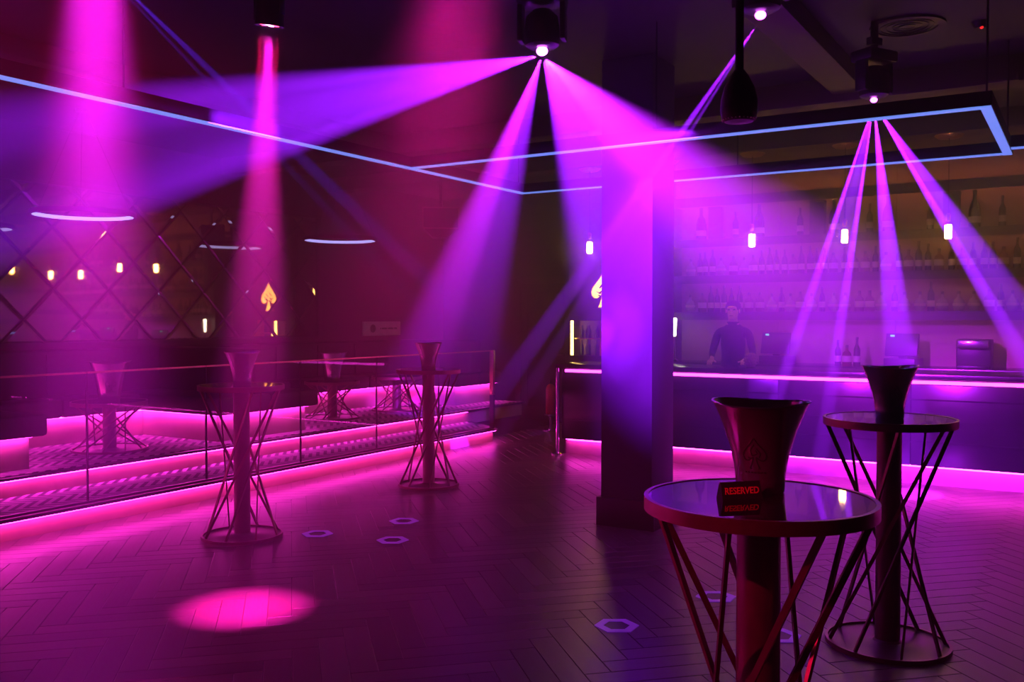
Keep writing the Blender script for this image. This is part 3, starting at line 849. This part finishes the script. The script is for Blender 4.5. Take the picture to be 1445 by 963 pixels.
for z, l in zip(SHELF, ('lowest dark shelf of the back bar, full of bottles at eye height', 'middle dark shelf of the back bar, full of bottles behind the globe bulbs', 'top dark shelf of the back bar, holding a few tall bottles')):
    t = thing('wall_shelf', l, 'shelf', (-4.52, 11.64, z), 0, 'dark shelves of the back bar')
    bm = BM(); bx(bm, 0, Lw - .1, -.30, -.001, 0, .07, .004); obj('board', bm, M['shelf'], t, ang=30)
    bm = BM(); bx(bm, 0, Lw - .1, -.306, -.30, -.030, .066); obj('front_edge', bm, M['beam'], t, smooth=False)
    bm = BM(); bx(bm, .02, Lw - .1, -.298, -.284, -.012, -.001); obj('light_strip', bm, M['led_amber'], t, smooth=False, label='dim amber strip under the shelf')
t = thing('end_panel', 'dark upright end panel at the left end of the back bar shelves', 'panel', (-4.62, 11.64, 0))
bm = BM(); bx(bm, 0, .09, -.34, -.001, 0, 3.0, .004); obj('board', bm, M['shelf'], t, ang=30)
bm = BM(); bx(bm, -.004, .094, -.352, -.34, 0, 3.0, .003); obj('edge_trim', bm, M['beam'], t, ang=30)
t = thing('back_counter', 'dark back counter with the tills and machine along the back bar wall', 'counter', (-4.50, 11.64, 0))
bm = BM(); bx(bm, 0, Lw, -.55, -.001, 0, .98); obj('carcass', bm, M['shelf'], t, smooth=False)
bm = BM(); bx(bm, 0, Lw, -.60, -.001, .98, 1.02, .004); obj('work_top', bm, M['counter'], t, ang=30)
# bottles
BT = {
    'slim': ([(0, 0), (.032, 0), (.035, .006), (.035, .17), (.028, .2), (.013, .225), (.012, .285)], 'b_dark', .285, .020, 'slim dark liquor bottle'),
    'squat': ([(0, 0), (.048, 0), (.052, .01), (.052, .12), (.044, .155), (.016, .18), (.015, .225)], 'b_amber', .225, .024, 'squat amber liquor bottle'),
    'tall': ([(0, 0), (.036, 0), (.038, .006), (.037, .2), (.022, .235), (.013, .255), (.013, .32)], 'b_green', .32, .020, 'tall green glass bottle'),
    'round': ([(0, 0), (.04, 0), (.058, .03), (.062, .075), (.05, .125), (.018, .155), (.015, .2)], 'b_pale', .2, .03, 'round pale glass bottle'),
    'magnum': ([(0, 0), (.06, 0), (.064, .01), (.062, .2), (.05, .26), (.022, .31), (.02, .39)], 'b_dark', .39, .026, 'oversized dark magnum bottle'),
}
bottle_me, cap_me, lab_me = {}, {}, {}
for k, (pr, m, h, ch, l) in BT.items():
    bm = BM(); lathe(bm, pr, 14); bottle_me[k] = mesh_of('bottle', bm, M[m], ang=50)
    r = pr[-1][0] + .0025
    bm = BM(); lathe(bm, [(r, h - .012), (r, h + ch * .7), (r * .9, h + ch * .8)], 10); cap_me[k] = mesh_of('cap', bm, M['b_cap'])
    rr = max(p[0] for p in pr) + .001; z0 = .05 if k != 'round' else .058
    bm = BM(); lathe(bm, [(rr, z0), (rr, z0 + .07 if k != 'round' else z0 + .03)], 14, close=False); lab_me[k] = mesh_of('label', bm, M['b_label'])
def bottle(kind, loc, label, group, lab=True, rz=0):
    o = link('bottle', bottle_me[kind], None, loc, (0, 0, rz)); tag(o, label, 'bottle', group)
    link('cap', cap_me[kind], o)
    if lab: link('paper_label', lab_me[kind], o)
    return o
def nth(k): return f"{k}{'th' if 10 <= k % 100 <= 20 else {1: 'st', 2: 'nd', 3: 'rd'}.get(k % 10, 'th')}"
WHERE = {0: 'lowest', 1: 'middle'}
for s in (0, 1):
    x = -4.40; k = 0
    while x < 0.1:
        kind = rnd.choice(('slim', 'squat', 'tall', 'round', 'slim', 'squat')) if s else rnd.choice(('slim', 'squat', 'round', 'tall', 'round'))
        w = max(p[0] for p in BT[kind][0])
        x += w + .006
        g = f'{BT[kind][4]}s on the {WHERE[s]} back bar shelf'
        k += 1
        bottle(kind, (x, 11.45 + rnd.uniform(-.03, .03), SHELF[s] + .0705), f'{BT[kind][4]}, {nth(k)} from the left end of the {WHERE[s]} back bar shelf', g, True, rnd.uniform(0, 6))
        x += w + rnd.choice((.006, .01, .02, .035))
for k, (x, kind) in enumerate(((-4.2, 'magnum'), (-3.75, 'tall'), (-3.45, 'magnum'), (-2.95, 'tall'), (-2.55, 'magnum'), (-2.15, 'tall'), (-1.95, 'magnum'), (-1.5, 'tall'), (-1.05, 'magnum'), (-.78, 'tall'), (-.5, 'magnum'), (-.1, 'tall'))):
    n = BT[kind][4]
    bottle(kind, (x, 11.45, SHELF[2] + .0705), f'{n}, {nth(k + 1)} bottle from the left on the top back bar shelf', f'{n}s on the top back bar shelf')
for x, w_ in ((-4.0, 'leftmost of three'), (-2.74, 'middle one of three'), (-1.28, 'rightmost of three')):
    bm = BM(); box(bm, (0, 0, .19), (.17, .12, .38), .004); o = obj('gift_box', bm, M['shelf']); o.location = (x, 11.45, SHELF[2] + .0705)
    bm = BM(); box(bm, (0, 0, .395), (.174, .124, .03), .003); obj('lid', bm, M['shelf'], o)
    tag(o, f'tall dark gift box on the top back bar shelf, {w_}', 'box', 'bottle boxes on the top shelf')
# things on the back work top
for i, (x, l) in enumerate(((-3.17, 'dark till terminal with a green light beside the bartender'), (-1.75, 'dark till terminal with a green light behind the bar, above the table bucket'))):
    t = thing('till', l, 'till', (x, 11.22, 1.02), R(-10))
    bm = BM(); box(bm, (0, .05, .05), (.34, .3, .1), .008); obj('cash_drawer', bm, M['black_plastic'], t)
    bm = BM(); box(bm, (0, 0, .25), (.36, .04, .26), .01, rx=R(-12)); obj('screen', bm, M['black_plastic'], t)
    bm = BM(); box(bm, (0, .03, .14), (.08, .06, .16), .006); obj('stand', bm, M['black_alu'], t)
    bm = BM(); box(bm, (-.09, -.045, .352), (.045, .006, .02)); obj('indicator', bm, M['green_led'], t, smooth=False)
cm = thing('coffee_machine', 'dark boxy machine on the back work top at the right', 'machine', (-1.02, 11.25, 1.02))
bm = BM(); box(bm, (0, .05, .16), (.34, .3, .32), .012); obj('body', bm, M['black_plastic'], cm)
bm = BM(); box(bm, (0, -.14, .27), (.3, .12, .08), .008); obj('brew_head', bm, M['steel'], cm)
bm = BM(); box(bm, (0, -.14, .02), (.3, .14, .04), .006); obj('drip_tray', bm, M['black_alu'], cm)
for i, (x, k, l) in enumerate(((-2.42, 'slim', 'slim dark bottle on the back work top, left of a trio'), (-2.32, 'squat', 'squat amber bottle on the back work top, in the middle of a trio'), (-2.21, 'tall', 'tall green bottle on the back work top, right of a trio'))):
    bottle(k, (x, 11.1, 1.02), l, 'trio of bottles on the back work top')
jar = thing('glass_jar', 'round dimpled amber glass jar on the bar counter beside the bartender', 'jar', (-3.054, 9.86, 1.05))
bm = BM(); lathe(bm, [(0, 0), (.045, 0), (.062, .03), (.068, .08), (.055, .13), (.045, .145), (.042, .14), (.052, .125), (.062, .08), (.056, .032), (0, .01)], 24, close=False); obj('body', bm, M['jar'], jar)
bm = BM()
for r in range(4):
    for k in range(14):
        a = 2 * PI * (k + .5 * (r % 2)) / 14; z = .03 + r * .03; rr = (.063, .068, .066, .058)[r]
        ball(bm, (rr * math.cos(a), rr * math.sin(a), z), .009, 6, 4, (1, 1, 1))
obj('dimples', bm, M['jar'], jar)
# tube lamp
tl = thing('tube_lamp', 'short bright white upright tube lamp at the left end of the back bar', 'lamp', (-4.455, 11.20, 1.36))
bm = BM(); lathe(bm, [(0, -.02), (.014, -.02), (.02, 0), (.028, .20), (.022, .215), (0, .215)], 16, close=False); obj('tube', bm, M['tube_white'], tl)
bm = BM(); lathe(bm, [(0, -.34), (.05, -.34), (.05, -.32), (.014, -.30), (.014, -.015), (0, -.015)], 16, close=False); obj('stem', bm, M['chrome'], tl)

# ------------------------------------------------------------------ amber panel with spade sign and lit bottle cabinet
pn = thing('sign_wall', 'dark panelled partition carrying the glowing spade at the left end of the back bar', 'partition', (-5.45, 11.66, 0))
for k in range(3):
    bm = BM(); bx(bm, -.78 + k * .52, -.78 + (k + 1) * .52 - .004, 0, .06, 0, 3.1, .004); obj('panel', bm, M['beam'], pn, ang=30)
ss = thing('spade_sign', 'glowing yellow spade sign on the wall behind the left end of the bar', 'sign', (-5.665, 11.62, 1.965))
FX = Matrix.Rotation(R(90), 4, 'X')
bm = BM(); prism(bm, spade(s=.48), .03, Matrix.Translation((0, .03, 0)) @ FX); obj('face', bm, M['neon'], ss, smooth=False)
bm = BM(); band(bm, spade(s=.50), -.012, .045, Matrix.Translation((0, .035, 0)) @ FX); obj('return_edge', bm, M['brass'], ss, smooth=False)
bm = BM()
def inl(p0, p1, w): bar(bm, (p0[0], -.002, p0[1]), (p1[0], -.002, p1[1]), w, .006, (0, 1, 0))
for a, b, w in (((-.06, .02), (-.02, .07), .022), ((-.075, -.05), (-.02, -.02), .022), ((-.02, -.09), (-.08, -.075), .018), ((.06, .05), (.02, .0), .022), ((.08, -.04), (.03, -.07), .02), ((-.11, -.02), (.0, -.075), .012), ((.0, -.075), (.11, .0), .012)): inl(a, b, w)
obj('inlay', bm, M['neon_dark'], ss, smooth=False)
dc = thing('bottle_cabinet', 'small lit display cabinet of bottles under the glowing spade', 'cabinet', (-5.81, 11.64, 1.06))
bm = BM(); bx(bm, -.22, .22, -.02, .01, 0, .48); obj('back', bm, M['cab'], dc, smooth=False)
bm = BM(); bx(bm, -.26, .24, -.26, .01, -.03, 0, .003); obj('floor_board', bm, M['shelf'], dc, ang=30)
bm = BM(); bx(bm, -.26, .24, -.26, .01, .48, .50, .003); obj('top_board', bm, M['shelf'], dc, ang=30)
bm = BM(); bx(bm, -.2, .17, -.22, -.02, .225, .24, .002); obj('shelf', bm, M['brass'], dc, ang=30)
bm = BM(); bx(bm, .205, .225, -.25, -.02, 0, .48, .003); obj('right_post', bm, M['brass'], dc, ang=30)
bm = BM(); bx(bm, -.245, -.21, -.26, -.225, 0, .48, .006); obj('tube', bm, M['tube'], dc, label='bright warm upright light tube')
for x, w_ in ((-.14, 'nearest the light tube'), (-.03, 'in the middle'), (.09, 'nearest the right post')):
    bottle('slim', (-5.81 + x, 11.54, 1.30), f'slim dark bottle on the upper shelf of the lit cabinet, {w_}', 'bottles on the upper shelf of the lit cabinet', False).scale = (.8, .8, .58)
    bottle('tall', (-5.81 + x, 11.53, 1.06), f'tall green bottle at the bottom of the lit cabinet, {w_}', 'bottles at the bottom of the lit cabinet', False).scale = (.7, .7, .62)
# pendants over the bar
def pendant(x, label):
    z = 2.40
    t = thing('bulb_pendant', label, 'pendant lamp', (x, 9.8, z), 0, 'globe bulb pendants over the bar')
    top = CZ - .18 - z
    bm = BM(); tube(bm, (0, 0, .17), (0, 0, top - .02), .004, n=8); obj('cord', bm, M['cord'], t)
    bm = BM(); lathe(bm, [(0, top - .03), (.10, top - .03), (.13, top - .005), (.13, top), (0, top)], 28, close=False); obj('ceiling_rose', bm, M['brass'], t)
    bm = BM(); lathe(bm, [(0, .10), (.02, .10), (.024, .125), (.024, .16), (.012, .175), (0, .175)], 18, close=False); obj('socket', bm, M['brass'], t)
    bm = BM(); lathe(bm, [(.0, -.098), (.04, -.09), (.075, -.058), (.092, -.01), (.085, .04), (.055, .08), (.026, .105), (.024, .12)], 24, close=False); obj('globe', bm, M['globe'], t)
    bm = BM(); lathe(bm, [(0, -.07), (.024, -.07), (.032, -.06), (.032, .055), (.024, .065), (0, .065)], 14, close=False); obj('filament', bm, M['filament'], t)
pendant(-4.96, 'clear globe bulb on a cord over the bar, just left of the pillar')
pendant(-4.0, 'clear globe bulb on a cord over the bar, hidden behind the pillar')
pendant(-3.031, 'clear globe bulb on a cord over the bar, above the bartender')
pendant(-2.08, 'clear globe bulb on a cord over the bar, second to the right of the pillar')
pendant(-1.126, 'clear globe bulb on a cord over the bar, rightmost in view')
pendant(-.17, 'clear globe bulb on a cord over the bar, past the right edge of view')

# ------------------------------------------------------------------ hexagonal floor lights
def hex_floor_light(x, y, label):
    t = thing('floor_light', label, 'floor light', (x, y, 0), R(31.6), 'violet floor lights set in the parquet')
    bm = BM()
    hexo = [(.115 * math.cos(R(60 * k)), .115 * math.sin(R(60 * k))) for k in range(6)]
    hexi = [(.068 * math.cos(R(60 * k)), .068 * math.sin(R(60 * k))) for k in range(6)]
    for k in range(6):
        j = (k + 1) % 6; prism(bm, [hexo[k], hexo[j], hexi[j], hexi[k]], .004, Matrix.Translation((0, 0, .0005)))
    bmesh.ops.remove_doubles(bm, verts=bm.verts, dist=1e-5)
    obj('frame', bm, M['led_box'], t, smooth=False)  # violet glow of the ring is put in as emission
    bm = BM(); prism(bm, hexi, .002, Matrix.Translation((0, 0, .0005))); obj('lid', bm, M['black_plastic'], t, smooth=False)
hex_floor_light(-4.731, 4.992, 'violet lit hexagonal floor light just right of the left tall table foot')
hex_floor_light(-4.461, 5.658, 'violet lit hexagonal floor light, farther one of the close pair on the dance floor')
hex_floor_light(-4.143, 5.126, 'violet lit hexagonal floor light, nearer one of the close pair on the dance floor')
hex_floor_light(-2.011, 4.285, 'violet lit hexagonal floor light in the dark in front of the pillar')
hex_floor_light(-1.748, 5.027, 'violet lit hexagonal floor light seen left of the RESERVED table pedestal')
hex_floor_light(-1.269, 4.567, 'violet lit hexagonal floor light seen right of the RESERVED table pedestal')
# fire extinguisher
fe = thing('fire_extinguisher', 'red fire extinguisher on a low stand past the left end of the bar', 'extinguisher', (-6.338, 11.331, 0), R(20))
bm = BM(); lathe(bm, [(0, .0), (.10, 0), (.10, .02), (.03, .03), (.03, .2), (.09, .22), (.09, .235), (0, .235)], 20, close=False); obj('stand', bm, M['chrome'], fe)
bm = BM(); lathe(bm, [(0, .236), (.06, .236), (.068, .25), (.068, .58), (.05, .63), (.022, .655), (0, .655)], 22, close=False); obj('cylinder', bm, M['red_paint'], fe)
bm = BM(); tube(bm, (0, 0, .65), (0, 0, .70), .018); box(bm, (.04, 0, .72), (.11, .02, .014), .003); box(bm, (.04, 0, .695), (.09, .02, .012), .003); obj('valve', bm, M['black_plastic'], fe)
bm = BM(); hp = [(0.02, -.02, .68), (.09, -.05, .64), (.10, -.055, .5), (.085, -.05, .36)]
for a, b in zip(hp, hp[1:]): tube(bm, a, b, .010, n=8)
obj('hose', bm, M['cord'], fe)

# ------------------------------------------------------------------ bartender
def skin_body():
    me = bpy.data.meshes.new('skeleton')
    J = {
        'pelvis': (0, .02, .98, .150, .11), 'waist': (0, 0, 1.12, .135, .10), 'chest': (0, -.02, 1.30, .165, .115), 'upper': (0, -.015, 1.42, .13, .09),
        'neck': (0, -.02, 1.52, .055, .055), 'skull0': (0, -.05, 1.585, .058, .066), 'skull': (0, -.055, 1.665, .075, .088), 'crown': (0, -.035, 1.735, .05, .06),
    }
    for s, n in ((-1, 'r'), (1, 'l')):
        J.update({
            'sh' + n: (s * .175, -.01, 1.405, .056, .056), 'el' + n: (s * .235, -.05, 1.16, .043, .041), 'wr' + n: (s * .19, -.29, 1.10, .028, .024), 'pa' + n: (s * .185, -.37, 1.09, .036, .018),
            'hip' + n: (s * .10, .02, .92, .085, .085), 'kn' + n: (s * .12, 0, .50, .058, .058), 'an' + n: (s * .13, .03, .09, .042, .045), 'to' + n: (s * .14, -.11, .045, .042, .035)})
    names = list(J)
    E_ = [('pelvis', 'waist'), ('waist', 'chest'), ('chest', 'upper'), ('upper', 'neck'), ('neck', 'skull0'), ('skull0', 'skull'), ('skull', 'crown')]
    for n in 'rl':
        E_ += [('upper', 'sh' + n), ('sh' + n, 'el' + n), ('el' + n, 'wr' + n), ('wr' + n, 'pa' + n), ('pelvis', 'hip' + n), ('hip' + n, 'kn' + n), ('kn' + n, 'an' + n), ('an' + n, 'to' + n)]
    pts = [J[n][:3] for n in names]; rad = [J[n][3:] for n in names]; ed = [(names.index(a), names.index(b)) for a, b in E_]
    for s, n in ((-1, 'r'), (1, 'l')):                      # five bent fingers, thumb on the side
        pi_ = names.index('pa' + n); px, py, pz = J['pa' + n][:3]
        for k, (dx, ln) in enumerate(((-.024, .055), (-.008, .068), (.008, .064), (.023, .05))):
            a = len(pts)
            pts += [(px + s * dx * -1, py - .035, pz), (px + s * dx * -1, py - .035 - ln * .55, pz - .012), (px + s * dx * -1, py - .035 - ln * .8, pz - .042)]
            rad += [(.0085, .0085), (.008, .008), (.007, .007)]
            ed += [(pi_, a), (a, a + 1), (a + 1, a + 2)]
        a = len(pts); pts += [(px - s * .045, py + .01, pz - .005), (px - s * .062, py - .03, pz - .012)]; rad += [(.0105, .0105), (.0085, .0085)]; ed += [(pi_, a), (a, a + 1)]
    me.from_pydata(pts, ed, [])
    o = bpy.data.objects.new('skeleton', me); COL.objects.link(o)
    sk = o.modifiers.new('skin', 'SKIN'); sk.use_smooth_shade = True
    lay = me.skin_vertices[0].data
    for i, r in enumerate(rad): lay[i].radius = r
    lay[0].use_root = True
    sb = o.modifiers.new('sub', 'SUBSURF'); sb.levels = 2; sb.render_levels = 2
    dg = bpy.context.evaluated_depsgraph_get()
    out = bpy.data.meshes.new_from_object(o.evaluated_get(dg))
    bpy.data.objects.remove(o)
    return out
pb = thing('person', 'bartender with dark hair and black shirt looking down behind the bar', 'person', (-3.47, 10.54, 0), R(8))
me = skin_body()
bm = BM(); bm.from_mesh(me)
for c, r, sc in (((0, -.150, 1.645), .014, (.8, 1.1, 1.7)), ((0, -.155, 1.632), .013, (1.2, .9, .8)), ((-.076, -.05, 1.655), .02, (.35, .7, 1.3)), ((.076, -.05, 1.655), .02, (.35, .7, 1.3)), ((0, -.115, 1.575), .03, (1.1, .8, .8)), ((0, -.11, 1.69), .045, (1.25, .7, .5))):
    ball(bm, c, r, 14, 10, sc)
me2 = bpy.data.meshes.new('body'); bm.to_mesh(me2); bm.free()
me2.materials.append(M['shirt']); me2.materials.append(M['skin'])
for p in me2.polygons:
    c = p.center; p.use_smooth = True
    p.material_index = 1 if (c.z > 1.50 or (c.y < -.24 and 1.0 < c.z < 1.2)) else 0
body = link('body', me2, pb)
bm = BM()
for x in (-.03, .03): ball(bm, (x, -.132, 1.668), .0125, 12, 8, (1.2, .7, .7))
obj('eyes', bm, M['eye'], body)
bm = BM(); ball(bm, (0, -.143, 1.60), .014, 12, 8, (1.7, .5, .5)); obj('mouth', bm, M['lip'], body)
bm = BM(); ball(bm, (0, -.025, 1.70), .094, 24, 16, (.95, 1.12, .85))
for v in list(bm.verts):
    if v.co.y < -.075 and v.co.z < 1.712: v.co.y = -.075 + (v.co.y + .075) * .2
    if v.co.z < 1.66: v.co.y = max(v.co.y, .0)
    v.co += Vector((rnd.uniform(-.003, .003), rnd.uniform(-.003, .003), rnd.uniform(-.003, .003)))
obj('hair', bm, M['hair'], body)
bm = BM(); lathe(bm, [(.062, 1.49), (.066, 1.515), (.070, 1.53), (.064, 1.515)], 20, (0, -.02, 0), close=False); obj('collar', bm, M['shirt'], body)
